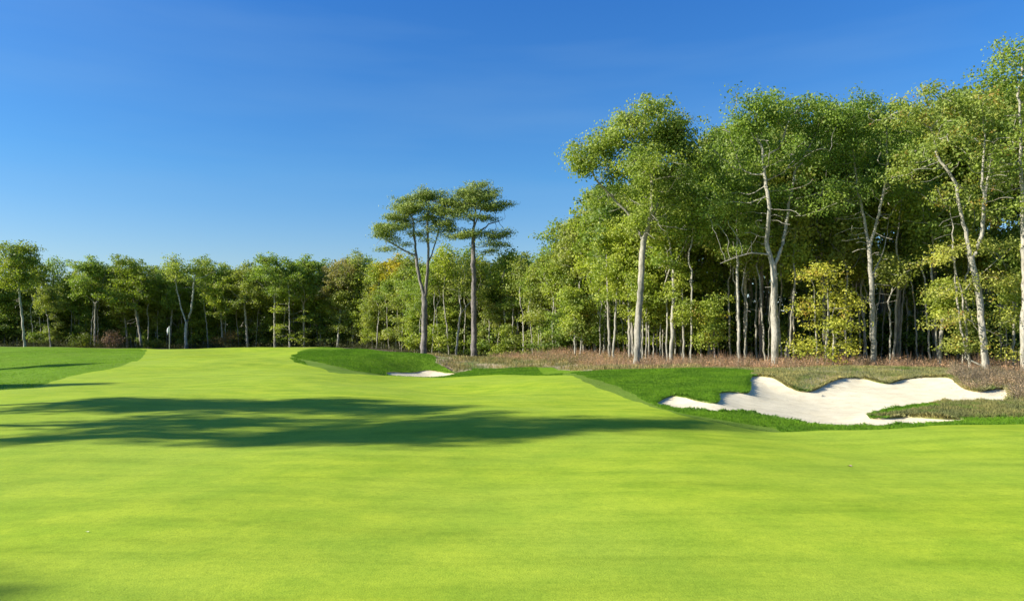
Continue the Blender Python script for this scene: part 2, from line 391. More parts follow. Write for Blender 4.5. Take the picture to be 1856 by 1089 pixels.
def skeleton_mesh(pos, par, R, tip=.012, cut=.35):
    n = len(pos); cnt = np.zeros(n); kids = [[] for _ in range(n)]
    for i in range(n-1, -1, -1):
        if par[i] >= 0 : kids[par[i]].append(i)
    order = list(range(n))
    leaf = np.array([len(k) == 0 for k in kids]); cnt[leaf] = 1
    for i in range(n-1, 0, -1):
        if cnt[i] == 0: cnt[i] = 1
        if par[i] >= 0: cnt[par[i]] += cnt[i]
    roots = [i for i in range(n) if par[i] < 0]
    tot = max(cnt[r] for r in roots); R = R*.84; p = math.log(R/tip)/math.log(max(tot, 2)); r = tip*cnt**p
    for rt in roots:                                        # root flare and gentle taper along bare stems
        z0 = pos[rt][2]
    zrel = pos[:,2]-min(pos[rt][2] for rt in roots)
    r = r*(1+.30*np.exp(-np.maximum(zrel, 0)/.35)*(cnt > tot*.2))*(1-.024*np.clip(zrel, 0, 15)*np.clip(cnt/tot*2.5, 0, 1))
    return r, cnt, kids
def tubes(pos, par, r, kids, sel):
    """frusta along every selected edge; rings shared along the main continuation"""
    main = {}
    for i, k in enumerate(kids):
        if k: main[i] = max(k, key=lambda j: r[j])
    V, Fq = [], []; ring = {}; base = 0
    def mk(c, d_, rad, sides, ph):
        nonlocal base
        a = np.cross(d_, (0,0,1) if abs(d_[2]) < .9 else (1,0,0)); a /= np.linalg.norm(a)+1e-9; b = np.cross(d_, a)
        t = np.arange(sides)*2*math.pi/sides+ph
        rr = rad*(1+(.10*np.sin(3*t+c[2]*1.3)+.06*np.sin(5*t+c[0]*3) if sides > 6 else 0))
        V.append(c+np.outer(np.cos(t)*rr, a)+np.outer(np.sin(t)*rr, b)); s = base; base += sides; return s
    for i in range(len(pos)):
        pi = par[i]
        if pi < 0 or not sel[i]: continue
        sides = 10 if r[i] > .10 else (6 if r[i] > .035 else 3)
        d_ = pos[i]-pos[pi]; L = np.linalg.norm(d_); d_ = d_/(L+1e-9)
        dn = d_
        if i in main: e = pos[main[i]]-pos[i]; dn = d_+e/(np.linalg.norm(e)+1e-9); dn /= np.linalg.norm(dn)+1e-9
        if main.get(pi) == i and pi in ring and ring[pi][1] == sides: s0 = ring[pi][0]
        else:
            rp = min(r[pi], r[i]*1.25)
            s0 = mk(pos[pi], d_, rp, sides, 0)
        s1 = mk(pos[i], dn, r[i], sides, 0); ring[i] = (s1, sides)
        k = np.arange(sides); Fq.append(np.column_stack([s0+k, s0+(k+1) % sides, s1+(k+1) % sides, s1+k]))
    if not V: return None
    return np.vstack(V), np.vstack(Fq)
def leafmesh(rng, cen, m, sig, size, up=.35, elong=.62, flat=.55):
    c = np.repeat(cen, m, axis=0); n = len(c)
    off = rng.normal(size=(n, 3))*sig; off[:,2] *= flat
    c = c+off
    nrm = rng.normal(size=(n, 3)); nrm /= np.linalg.norm(nrm, axis=1)[:,None]; nrm *= .7; nrm[:,2] += up; nrm += off/sig*.55
    nrm /= np.linalg.norm(nrm, axis=1)[:,None]
    a = np.cross(nrm, rng.normal(size=(n, 3))); a /= np.linalg.norm(a, axis=1)[:,None]+1e-9; b = np.cross(nrm, a)
    s = size*rng.uniform(.65, 1.35, n)[:,None]*.5
    V = np.stack([c-a*s, c-b*s*elong+a*s*.1-nrm*s*.12, c+a*s, c+b*s*elong+a*s*.1-nrm*s*.12], 1).reshape(-1, 3)
    return V, np.arange(n*4).reshape(n, 4)
def blob(rng, c, r, n, shell=.45, zlow=-1.0):
    out = []
    while len(out) < n:
        p = rng.normal(size=3); p /= np.linalg.norm(p)
        if p[2] < zlow: continue
        p *= rng.random()**(shell/1.5 if shell else .33)
        out.append(np.array(c)+p*np.array(r))
    return np.array(out)
def clumpy(rng, pts, k, spread, flat=.5):
    """draw the attractors together into clumps"""
    sub = pts[rng.choice(len(pts), max(1, len(pts)//k), replace=False)]
    out = np.repeat(sub, k, axis=0)+rng.normal(size=(len(sub)*k, 3))*np.array([spread, spread, spread*flat])
    return out
def make_tree_data(name, seed, stems, blobs, R, leaf=.17, m=26, sig=.33, kill=.75, step=.42, zmin=3.0, bare=None,
                   up=.35, elong=.68, flat=.6, wander=.25, lmat='leaf', bmat='bark', k=6, spread=.50, cflat=.6, tip=.020, maxleaf=120000, dense=1.3):
    rng = np.random.default_rng(seed); att = []
    for (c, r, n, *o) in blobs: att.append(clumpy(rng, blob(rng, c, r, int(n*dense), *(o or [.45])), k, spread, cflat))
    att = np.vstack(att); nl = len(att); allatt = att
    if bare is not None: allatt = np.vstack([att]+[blob(rng, c, r, n, .8) for (c, r, n) in bare])
    pos, par, N0 = colonize(rng, stems, allatt, kill, step, zmin, wander)
    r, cnt, kids = skeleton_mesh(pos, par, R, tip)
    big = (r > R*.34) | (np.arange(len(pos)) < N0)
    t1 = tubes(pos, par, r, kids, big); t2 = tubes(pos, par, r, kids, ~big)
    m = min(m, max(4, maxleaf//nl))
    lv, lf = leafmesh(rng, att, m, sig, leaf, up, elong, flat)
    return dict(name=name, trunk=meshdata(name+'_trunk', *t1, M[bmat]),
                branches=meshdata(name+'_branches', *t2, M[bmat]) if t2 else None,
                crown=meshdata(name+'_crown', lv, lf, M[lmat], smooth=False), top=float(att[:,2].max()), n=len(lf))
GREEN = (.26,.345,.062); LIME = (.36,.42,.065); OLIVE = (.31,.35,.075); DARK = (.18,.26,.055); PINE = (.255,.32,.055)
GREY = (.36,.335,.275); PALE = (.42,.395,.33); BROWN = (.17,.14,.115); PINKB = (.26,.21,.18)
TREES = []
def place(data, kind, x, y, scale=1.0, rz=0.0, leafc=GREEN, barkc=GREY, label=None, cat='tree', group=None, z=None, sz=None, tilt=0):
    e = empty(kind, (x, y, (zat(x, y) if z is None else z)-.03)); e.scale = (scale, scale, scale if sz is None else sz); e.rotation_euler = (0, tilt, rz)
    t = ob('trunk', data['trunk'], e); t.color = (*barkc, 1)
    if data['branches']: b = ob('branches', data['branches'], t); b.color = (*barkc, 1)
    c = ob('crown', data['crown'], e); c.color = (*leafc, 1)
    tag(e, label, cat, group); TREES.append(e); return e
def stem(*p, **kw): return dict(p=p, **kw)

# --- hero trees, outlined in photograph pixels around their own base
def hero(name, seed, u0, v0, Y, stems, blobs, R, **kw):
    """stems: [[(u,v,dy),...], ...]; blobs: (u, v, ru, rv, dy, n[, shell])"""
    s = Y/F; x0 = (u0-UC)*s; z0 = H+(HV-v0)*s
    L = lambda u, v, dy=0: ((u-UC)*s-x0, dy, H+(HV-v)*s-z0)
    st = []
    for i, q in enumerate(stems):
        pts = [L(*p) for p in q]
        own = isinstance(q[0], tuple) and (q[0][1] > v0-8)
        st.append(dict(p=pts, **({} if own else {'from': 1})))
    bl = [(L(b[0], b[1], b[4]), (b[2]*s, (b[2]+b[3])*.5*s if len(b) < 8 else b[7], b[3]*s), b[5], *(b[6:7])) for b in blobs]
    bare = kw.pop('bare', None)
    if bare: kw['bare'] = [(L(b[0], b[1], b[4]), (b[2]*s, b[2]*s, b[3]*s), b[5]) for b in bare]
    dta = make_tree_data(name, seed, st, bl, R, **kw)
    dta['x'] = x0; dta['y'] = Y
    return dta
def put(dta, kind, **kw): return place(dta, kind, dta['x'], dta['y'], **kw)

# --- general forest trees (several skeletons), reused by copying
def forest_tree(name, seed, h, crown0, w, R, lean=0, leaf=.26, m=22, nb=7, nclump=60, **kw):
    rng = np.random.default_rng(seed)
    fork = h*rng.uniform(.42, .6); dx, dy = rng.normal(size=2)*lean
    kw.setdefault('k', 7); kw.setdefault('spread', .55)
    st = [stem((0,0,0), (dx*.3, dy*.3, fork*.4), (dx*.8+rng.normal()*.15, dy*.8, fork))]
    bl = []
    for i in range(nb):
        t = (i+.5)/nb; zc = crown0+(h-crown0)*(.22+.68*t); rad = w*(.55+.45*math.sin(math.pi*min(1, t*.9+.12)))*.5
        a = rng.uniform(0, 6.28); off = w*.28*rng.random()*(1-.4*t)
        bl.append(((dx+math.cos(a)*off, dy+math.sin(a)*off, zc), (rad, rad, (h-crown0)*.17), nclump, .5))
    return make_tree_data(name, seed, st, bl, R, leaf=leaf, m=m, zmin=crown0*.8, bare=[((dx, dy, crown0*.8), (w*.3, w*.3, crown0*.25), 14), ((dx, dy, (crown0+h)*.5), (w*.6, w*.6, (h-crown0)*.5), 46)], **kw)
def sapling(name, seed, h, w, R, leaf=.2, m=22, stems=1, layers=6, n=26, lmat='leaf', **kw):
    rng = np.random.default_rng(seed); st = []; bl = []
    for s in range(stems):
        x, y = (rng.normal(size=2)*.35 if s else (0, 0)); st.append(stem((x, y, 0), (x*1.3+rng.normal()*.1, y*1.3, h*.5), (x*1.8+rng.normal()*.3, y*1.8, h*.93)))
    for i in range(layers):
        t = (i+.6)/layers; a = rng.uniform(0, 6.28); off = w*.22*(1-t*.7)
        bl.append(((math.cos(a)*off, math.sin(a)*off, h*(.16+.78*t+rng.normal()*.03)), (w*.5*(1-.5*t)*rng.uniform(.7,1.15), w*.5*(1-.5*t)*rng.uniform(.7,1.15), h*rng.uniform(.05,.10)), n, .7))
    return make_tree_data(name, seed, st, bl, R, leaf=leaf, m=m, sig=.30, flat=.45, zmin=h*.12, kill=.5, step=.3, k=5, spread=.4, cflat=.45, up=.8, lmat=lmat, tip=.008, **kw)

# ---------------------------------------------------------------- front trees of the right-hand wood
oakA = hero('oak_a', 11, 1153, 666, 54, [
   [(1153,666), (1157,590,.1), (1163,500,.2), (1167,436,.2)],
   [(1167,436,.2), (1155,400,.6), (1120,360,1.0), (1082,322,.6)],
   [(1167,436,.2), (1178,390,-.5), (1178,330,-.8), (1165,270,-.4)],
   [(1167,440,.2), (1185,400,1), (1205,350,1.6), (1228,290,1.2)]],
  [(1062,285,40,34,0,34), (1100,262,42,36,1,30), (1140,232,48,36,-1,44), (1195,222,50,32,0,50), (1238,250,38,40,.5,40),
   (1255,300,30,44,0,30), (1150,285,44,30,.5,26), (1190,275,40,30,-.5,22), (1215,320,50,50,2,34), (1160,320,50,50,-2,30), (1180,380,62,36,0,26), (1110,330,40,30,2,14), (1240,370,40,30,1,14)],
  .31, bare=[(1190,410,60,50,-.6,60), (1110,360,40,40,-.6,26), (1180,330,60,50,-3,50)], leaf=.175, m=48, sig=.36, dense=2.0)
put(oakA, 'oak_tree', leafc=(0.307,0.376,0.070), barkc=GREY, label='tall oak with leaning grey trunk and broad domed crown, leftmost of the big oaks', rz=0)
oakC = hero('oak_c', 12, 1401, 668, 52, [
   [(1404,668), (1406,600,.1), (1404,540,.1), (1403,484,.1)],
   [(1394,668,.25), (1396,600,.3), (1398,540,.2), (1402,490,.1)],
   [(1403,484,.1), (1391,440,.2), (1391,380,-.4), (1380,310,-.6)],
   [(1403,484,.1), (1420,450,.4), (1432,410,.8), (1445,340,1)],
   [(1392,462,.1), (1360,460,-.3), (1330,468,-.6), (1300,480,-.7)]],
  [(1320,250,36,46,0,44), (1365,212,40,36,-.6,48), (1415,205,44,34,.5,48), (1465,210,40,34,0,48), (1500,250,34,50,0,40), (1395,270,60,45,-1,30),
   (1460,290,48,46,1,30), (1330,320,44,44,1,34), (1400,345,60,40,2,26), (1480,350,44,40,0,24), (1310,390,36,28,0,16)],
  .31, bare=[(1400,400,80,50,-.3,60), (1360,430,50,20,-.5,14), (1410,310,70,60,-1.5,40), (1400,520,30,30,0,14)], leaf=.17, m=40, sig=.36, dense=1.5)
put(oakC, 'oak_tree', leafc=(0.244,0.344,0.061), barkc=PALE, label='big pale oak forking high from a paired trunk at the left end of the bunker')
oakD = hero('oak_d', 13, 1584, 665, 52, [
   [(1584,665), (1583,590,.1), (1580,500,.1), (1577,452,.1)],
   [(1577,452,.1), (1572,400,.4), (1560,330,.6), (1548,260,.4)],
   [(1580,500,.1), (1600,470,.4), (1612,440,.6), (1622,390,.8)],
   [(1577,452,.1), (1588,390,-.4), (1600,310,-.6), (1602,240,-.4)]],
  [(1540,215,36,36,0,40), (1592,205,34,34,0,40), (1560,260,46,40,1,34), (1615,260,34,46,-1,36), (1535,310,40,44,0,34), (1590,340,56,44,1,30), (1640,330,34,40,1,22), (1545,390,40,26,2,12)],
  .24, bare=[(1560,420,70,60,-.3,60), (1590,520,50,70,0,64), (1575,320,50,60,-1.2,30)], leaf=.16, m=40, sig=.36, zmin=2.2, dense=1.5)
put(oakD, 'oak_tree', leafc=(0.225,0.328,0.061), barkc=PALE, label='straight grey oak with bare side twigs rising behind the middle of the bunker')
oakE = hero('oak_e', 14, 1787, 676, 48, [
   [(1787,676), (1781,610,0), (1775,540,0), (1762,480,0), (1752,430,0), (1740,380,0), (1737,330,.3), (1712,290,.5), (1695,230,.5)],
   [(1764,662,.6), (1757,600,.9), (1749,540,.9), (1745,480,.9), (1736,400,.6), (1730,370,.5)],
   [(1766,470,0), (1774,430,-.3), (1776,385,-.4), (1770,330,-.6), (1775,250,-.6)],
   [(1776,385,-.4), (1786,350,0), (1800,300,.3), (1812,240,.4)],
   [(1782,612,.3), (1768,560,.8), (1764,540,1)]],
  [(1700,180,52,34,0,50), (1655,215,40,40,1,40), (1750,195,44,34,-.5,40), (1790,230,40,44,.5,40), (1690,260,54,44,-1,36), (1760,290,56,50,0,36), (1650,300,44,44,2,28),
   (1830,300,34,50,0,26), (1720,350,46,34,-1,16), (1810,390,40,34,0,18)],
  .27, bare=[(1700,330,60,70,-1,70), (1780,330,50,70,-1.5,40), (1700,440,40,40,-.4,16)], leaf=.17, m=28, sig=.34, lmat='leaf_aut')
put(oakE, 'oak_tree', leafc=(0.307,0.376,0.083), barkc=PALE, label='leaning pale oak clump with several stems and turning leaves near the right edge')
oakF = hero('oak_f', 15, 1857, 673, 47, [
   [(1857,673), (1855,600,0), (1860,500,.1), (1856,400,.1), (1850,300,0)],
   [(1850,300,0), (1842,220,-.4), (1838,150,-.4)], [(1856,400,.1), (1880,320,.4), (1890,230,.5)]],
  [(1838,110,36,36,0,40), (1880,120,44,44,0,44), (1815,150,30,34,.6,30), (1850,190,54,50,0,40), (1910,200,50,60,0,44), (1840,260,50,44,-1,30), (1890,320,60,50,0,34), (1850,380,40,30,-1,14)],
  .24, bare=[(1850,330,50,80,-.5,30)], leaf=.17, m=28, sig=.34)
put(oakF, 'oak_tree', leafc=(0.278,0.368,0.067), barkc=PALE, label='tallest oak of the right-hand wood, cut by the right edge of the picture')
oakB = hero('oak_b', 16, 1216, 661, 57, [
   [(1216,661), (1219,590,.1), (1222,520,.1), (1219,470,.1)],
   [(1219,470,.1), (1210,420,0), (1206,380,0)], [(1220,490,.1), (1236,450,-.3), (1250,420,-.4)]],
  [(1205,400,40,26,0,26), (1245,420,34,28,-.5,22), (1190,460,34,20,0,16), (1225,350,44,30,0,26), (1290,420,30,40,1,24)],
  .17, bare=[(1220,440,50,50,0,34), (1195,500,30,20,0,10)], leaf=.17, m=24, sig=.32, zmin=3)
put(oakB, 'oak_tree', leafc=(0.273,0.376,0.070), barkc=PALE, label='slim pale oak with a curving trunk just right of the leaning domed oak')
# mid-height slender trees, each traced at its stem: u, v, top v, Y, kind, leaf, bark, label
def slim(name, seed, u, v, vt, Y, lean, w, R, low=.45, leaf=.16, n=22, m=24, lmat='leaf', bend=0):
    h = (v-vt)
    st = [[(u,v), (u+lean*.4+bend, v-h*.35, .1), (u+lean*.8, v-h*.65, .1), (u+lean, v-h*.88, .1)]]
    rg = np.random.default_rng(seed); bl = []
    K = 7
    for i in range(K):
        t = (i+.5)/K; vv = v-h*(low+(1-low)*(.06+.9*t)); ww = w*(1-.5*t)*rg.uniform(.7, 1.1)
        bl.append((u+lean*(.6+.4*t)+rg.normal()*w*.25, vv, ww, max(9, h*(1-low)*.10), rg.normal()*.5, n, .6))
    return hero(name, seed, u, v, Y, st, bl, R, leaf=leaf, m=m, sig=.30, flat=.4, zmin=1.2, kill=.6, step=.35, spread=.4, cflat=.35, lmat=lmat, tip=.009,
                bare=[(u+lean*.5, v-h*low, w*.6, h*.12, 0, 12)])
slims = [
 ('thin pale tree, left of the close pair standing in the red-brown brush', 1043,646,520,66,-4,22,.10,.32,LIME,PALE,'leaf'),
 ('thin tree leaning right with a rusty leaf spray, left of the oaks', 1051,647,540,66,9,20,.09,.4,OLIVE,PALE,'leaf_aut'),
 ('slender straight tree, left stem of the crossed pair left of the domed oak', 1105,653,395,62,-6,36,.13,.42,LIME,GREY,'leaf'),
 ('slender tree leaning right, right stem of the crossed pair left of the domed oak', 1111,653,420,61,12,34,.12,.45,LIME,PALE,'leaf'),
 ('thin straight grey tree directly left of the leaning domed oak', 1141,655,330,61,-2,40,.15,.5,LIME,GREY,'leaf'),
 ('thin stem with lime leaves close behind the foot of the domed oak', 1164,656,500,60,2,22,.08,.45,LIME,PALE,'leaf'),
 ('leftmost of the three thin stems between the two leaning oaks', 1176,656,470,60,1,22,.09,.4,LIME,PALE,'leaf'),
 ('middle of the three thin stems between the two leaning oaks', 1184,656,505,61,3,20,.07,.4,LIME,PALE,'leaf'),
 ('rightmost of the three thin stems between the two leaning oaks', 1196,657,520,60,3,20,.07,.4,LIME,PALE,'leaf'),
 ('narrow tree with lime sprays right of the slim curving oak', 1240,662,470,57,-3,30,.11,.3,LIME,GREY,'leaf'),
 ('small leafy tree with bright sprays, left of the tall thin grey trunk', 1296,662,540,56,-2,30,.08,.25,LIME,PINKB,'leaf_aut'),
 ('tall thin grey trunk with high twigs, left of the dark-barked tree', 1340,668,330,54,-4,36,.13,.55,GREEN,PALE,'leaf'),
 ('dark brown-barked tree standing just left of the paired pale trunk', 1379,664,280,56,4,40,.21,.6,GREEN,BROWN,'leaf'),
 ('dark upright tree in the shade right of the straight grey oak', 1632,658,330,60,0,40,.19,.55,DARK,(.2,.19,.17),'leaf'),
 ('short leaning grey tree with low leafy shelves above the right part of the bunker', 1703,661,500,52,10,46,.15,.5,LIME,PALE,'leaf'),
 ('thin yellowing sapling standing among the leaning pale stems at the right', 1746,664,560,50,3,26,.06,.3,OLIVE,PALE,'leaf_aut'),
 ('low tree with lime shelves between the leaning pale oak and the right edge', 1835,670,500,50,10,40,.10,.4,LIME,PALE,'leaf_aut'),
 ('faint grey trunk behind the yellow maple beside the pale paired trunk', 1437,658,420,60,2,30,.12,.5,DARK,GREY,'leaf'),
]
for i, (lab, u, v, vt, Y, lean, w, R, low, lc, bc, lm) in enumerate(slims):
    dta = slim('slim_%d' % i, 100+i, u, v, vt, Y, lean, w, R, low, lmat=lm, leaf=.19 if Y > 58 else .16)
    put(dta, 'slender_tree', leafc=lc, barkc=bc, label=lab)
# yellow understory maple: four stems in one clump
maple = hero('maple', 31, 1495, 665, 51, [
   [(1495,665), (1498,610,0), (1501,560,0), (1500,500,0)], [(1486,664,.3), (1482,600,.3), (1480,560,.3), (1478,520,.2)],
   [(1509,664,-.1), (1510,610,-.1), (1506,580,0), (1515,540,0)], [(1515,664,.3), (1516,640,.4), (1520,600,.3), (1522,570,.3)]],
  [(1470,492,34,11,0,40,.7), (1500,488,24,14,0,20,.7), (1515,520,40,12,0,34,.7), (1470,562,34,12,0,34,.7), (1530,548,34,12,0,30,.7), (1525,580,36,14,0,34,.7), (1495,590,40,12,-.4,30,.7),
   (1462,628,32,14,0,36,.7), (1530,625,30,14,0,30,.7), (1490,640,44,10,-.4,22,.7), (1500,540,40,14,0,24,.7)],
  .09, leaf=.16, m=20, sig=.30, flat=.5, zmin=.6, kill=.45, step=.3, spread=.45, cflat=.55, up=.7, lmat='leaf_aut', tip=.008, dense=.85)
put(maple, 'maple_tree', leafc=(0.525,0.525,0.083), barkc=PALE, label='small yellow-green maple clump with thin stems behind the left half of the bunker')
turn = hero('turning', 33, 1758, 664, 49, [
   [(1758,664), (1752,600,0), (1738,520,-.3), (1716,450,-.5)], [(1738,520,-.3), (1790,470,-.6), (1825,440,-.6)], [(1748,570,-.2), (1800,600,-.6)]],
  [(1680,465,34,12,-.6,34,.7), (1720,440,30,12,-.6,30,.7), (1700,520,44,11,-.4,34,.7), (1770,440,34,12,-.6,24,.7), (1825,440,36,12,-.6,28,.7), (1690,570,44,11,-.6,26,.7),
   (1740,500,34,12,-.9,22,.7), (1820,505,34,12,-.6,24,.7), (1800,570,34,12,-.6,20,.7), (1810,630,36,12,-.6,24,.7), (1755,620,36,12,-.9,18,.7)],
  .10, leaf=.15, m=20, sig=.30, flat=.5, zmin=.8, kill=.45, step=.3, spread=.45, cflat=.5, up=.7, lmat='leaf_aut', tip=.008, dense=1.0)
put(turn, 'understory_tree', leafc=(0.458,0.478,0.107), barkc=PALE, label='spreading low tree with orange-tinged leaf shelves around the leaning pale stems')

# ---------------------------------------------------------------- the two tall pines
def pine(name, seed, u0, v0, Y, stems, plates, R, **kw):
    bl = [(u, v, ru, rv, dy, n, .8) for (u, v, ru, rv, dy, n) in plates]
    return hero(name, seed, u0, v0, Y, stems, bl, R, leaf=.24, m=40, sig=.38, flat=.42, dense=1.8, zmin=8, kill=.7, step=.4, spread=.5, cflat=.22, up=.3, elong=.30, lmat='needle', bmat='rbark', tip=.018, wander=.3, **kw)
pineA = pine('pine_a', 41, 768, 646, 83, [
   [(768,646), (769,590,0), (770,540,0), (765,515,0), (757,480,.2), (752,440,.3), (748,390,.3)],
   [(771,530,0), (775,490,-.2), (777,450,-.3), (775,400,-.4), (778,360,-.4)], [(778,470,-.3), (790,430,0), (798,390,.2)],
   [(752,455,.3), (735,447,.6), (705,430,1), (685,418,1.2)]],
  [(752,352,26,9,0,26), (785,350,28,9,0,26), (728,366,26,9,1,22), (765,372,40,10,-1,26), (805,372,22,9,0,16), (712,385,24,8,0,20), (745,392,30,8,1,18),
   (690,410,14,9,0,22), (702,420,22,7,1,14), (725,408,28,7,-1,18), (785,395,28,8,1,18), (760,415,26,6,0,10), (700,440,18,4,1,8), (800,410,24,6,0,18), (812,358,18,10,0,20), (778,342,34,8,0,26), (745,372,44,12,0,34), (790,384,36,10,0,26), (700,402,18,8,0,16), (735,430,24,5,0,8), (775,430,20,4,-1,6)],
  .44)
put(pineA, 'pine_tree', leafc=PINE, barkc=(.25,.225,.20), label='left of the two tall pines, trunk forking into dark limbs under a wide crown')
pineB = pine('pine_b', 42, 860, 656, 82, [
   [(860,656), (859,590,0), (859,520,0), (858,460,0), (857,420,.1), (862,380,.2), (858,345,.2)],
   [(857,420,.1), (868,390,-.3), (880,365,-.4)], [(857,430,.1), (885,405,.3), (915,395,.4)], [(857,400,.2), (835,380,.4), (815,372,.4)]],
  [(868,342,26,8,0,28), (862,358,46,14,0,40), (835,378,34,10,0,24), (890,374,28,9,0,20), (845,352,24,9,0,22), (885,355,24,9,0,24), (825,368,22,7,0,20), (860,370,34,8,1,20), (905,372,15,8,0,18), (815,386,20,6,0,14), (838,392,26,6,-1,14),
   (885,392,24,5,1,10), (812,404,18,4,0,10), (858,424,38,6,0,34), (905,426,20,5,0,16), (830,428,24,4,0,14), (895,443,28,4,0,14), (922,420,7,5,0,6), (890,455,14,4,0,8)],
  .42, bare=[(858,470,30,20,0,10)])
put(pineB, 'pine_tree', leafc=PINE, barkc=(.22,.195,.18), label='right of the two tall pines, one straight trunk with flat side branches')

# ---------------------------------------------------------------- reusable forest trees
FT = [forest_tree('forest_a', 61, 15, 6.5, 6.5, .20, .5), forest_tree('forest_b', 62, 15, 5.5, 7.5, .23, .9), forest_tree('forest_c', 63, 14, 7, 5.5, .17, .4, nb=6),
      forest_tree('forest_d', 64, 16, 8, 7, .22, .7), forest_tree('forest_e', 65, 15, 4.5, 6.5, .18, .6, nb=8), forest_tree('forest_f', 66, 15, 6, 8.5, .24, 1.0, nb=8),
      forest_tree('forest_g', 67, 16, 8.5, 6.5, .19, .8, nb=6), forest_tree('forest_h', 68, 13, 2.2, 6.5, .16, .6, nb=9), forest_tree('forest_i', 69, 12, 1.6, 5.5, .14, .5, nb=9)]
SP = [sapling('sapling_a', 71, 6.5, 4.6, .07), sapling('sapling_b', 72, 5, 4.4, .06, stems=2), sapling('sapling_c', 73, 8, 5, .09, layers=8), sapling('sapling_d', 74, 3.2, 3.4, .04, stems=3, layers=4)]
def skyline(u):
    return np.interp(u, [-400,0,105,150,400,640,750,930,1000,1040,1050,1110,1280,1330,1500,1620,1700,1800,1856,2100], [480,500,500,478,482,475,475,488,468,445,400,330,250,222,200,190,170,140,110,110])
def front(u):   # distance of the wood's edge
    return np.interp(u, [-400,0,560,700,760,860,950,1050,1150,1400,1600,1856,2200], [106,110,112,100,90,87,80,70,60,56,55,53,53])
rg = np.random.default_rng(5)
def at(u, v, Y): return ((u-UC)/F*Y, Y)
def hscale(dta, u, Y, vt):
    x, y = at(u, 0, Y); z = zat(x, y); return (H+(HV-vt)/F*Y - z)/dta['top']
# left row, one by one: u, top v, Y, data index, leaf, bark, label
row = [
 (45,436,100,3,(.28,.33,.045),PALE,'tallest tree at the far left, airy crown standing above the rest of the row'),
 (92,520,104,2,OLIVE,PALE,'short tree with a pale forked foot just right of the tall far-left tree'),
 (172,466,108,0,GREEN,GREY,'tree with a narrow raised top at the left of the row, behind the left rough'),
 (232,474,111,4,OLIVE,GREY,'rounded tree between the narrow-topped tree and the white forked trees'),
 (257,466,108,1,(.25,.31,.04),GREY,'rounded green tree with a low fork above the left end of the fairway crest'),
 (307,480,111,5,GREEN,GREY,'grey-stemmed tree directly behind the golf flag'),
 (405,478,109,4,LIME,GREY,'light-topped tree right of the white Y-shaped tree'),
 (449,474,108,5,OLIVE,GREY,'olive tree with a plain grey trunk above the middle of the fairway crest'),
 (498,460,106,3,GREEN,PALE,'full-crowned tree with a pale trunk, highest in the middle of the left row'),
 (551,462,108,0,GREEN,GREY,'dark green tree behind the right end of the fairway crest'),
 (612,466,106,1,(.34,.30,.12),PALE,'tree with a pinkish thinning top behind the grass mound'),
 (642,480,107,4,OLIVE,GREY,'smaller tree leaning right behind the top of the grass mound'),
 (662,464,108,5,GREEN,GREY,'pointed green tree between the pinkish-topped tree and the yellow tree'),
 (718,460,102,0,(.50,.42,.04),GREY,'yellow-topped tree just left of the two pines'),
 (757,480,96,2,GREEN,GREY,'thin trunked tree at the left foot of the left pine'),
 (795,470,97,4,GREEN,GREY,'green tree filling the gap between the two pines'),
 (905,460,92,1,(.28,.33,.06),GREY,'pale green round tree just right of the right pine'),
 (955,465,86,5,GREEN,GREY,'dense dark tree at the left of the dip between pines and right-hand wood'),
 (985,468,84,0,GREEN,GREY,'tree in the dip of the skyline between the pines and the domed oak'),
 (1020,446,80,4,OLIVE,GREY,'olive tree on the rising skyline left of the domed oak'),
 (1062,420,74,3,(.27,.33,.045),GREY,'bright green tree stepping up the skyline left of the domed oak'),
 (1095,372,70,1,LIME,GREY,'tall yellow-green tree directly behind the left side of the domed oak'),
]
for i, (u, vt, Y, k, lc, bc, lab) in enumerate(row):
    x, y = at(u, 0, Y); s = hscale(FT[k], u, Y, vt)
    place(FT[k], 'leafy_tree', x, y, min(s, 1.0+.25*(s-1)), rz=rg.uniform(0, 6.28), sz=s, leafc=lc, barkc=bc, label=lab)
# the white Y-shaped tree and the forked tree behind the pines
ytree = hero('y_tree', 51, 337, 631, 107, [
   [(337,634), (337,600,0), (338,585,0)], [(338,585,0), (328,560,.2), (322,535,.3), (315,505,.3)], [(338,585,0), (347,565,-.2), (351,540,-.3), (353,505,-.2)]],
  [(305,490,22,16,0,34), (335,480,26,14,0,40), (370,482,24,14,0,36), (390,495,16,14,0,16), (345,500,40,14,0,24)], .26, bare=[(335,520,30,20,0,24)], leaf=.24, m=22, sig=.36)
put(ytree, 'leafy_tree', leafc=(0.341,0.399,0.093), barkc=(.48,.46,.40), label='white-barked Y-shaped tree with a broad flat crown in the middle of the left row')
ftree = hero('fork_tree', 52, 826, 657, 84, [[(826,657), (829,620,0), (833,585,0), (836,565,0)], [(836,565,0), (832,540,.2)], [(836,570,0), (848,555,-.2), (858,545,-.2)]],
  [(825,520,30,20,0,30), (860,530,26,16,0,20), (840,500,30,16,0,24)], .15, bare=[(840,545,20,14,0,10)], leaf=.2, m=22)
put(ftree, 'leafy_tree', leafc=OLIVE, barkc=PALE, label='pale forked tree standing between the two pine trunks')
spray = hero('spray_tree', 53, 525, 632, 104, [[(525,634), (525,590,0), (524,540,0), (522,510,0)]],
  [(510,528,14,6,0,16,.7), (536,541,16,7,0,18,.7), (517,560,18,6,0,18,.7), (548,580,12,5,0,10,.7), (508,596,16,8,0,16,.7), (538,612,20,8,0,20,.7), (525,512,20,9,0,20,.7)], .13, leaf=.2, m=20, sig=.28, flat=.3, zmin=1.5, kill=.5, step=.35, spread=.5, cflat=.6, up=.7)
put(spray, 'leafy_tree', leafc=LIME, barkc=PALE, label='slim tree with lime-green layered side sprays behind the fairway crest')

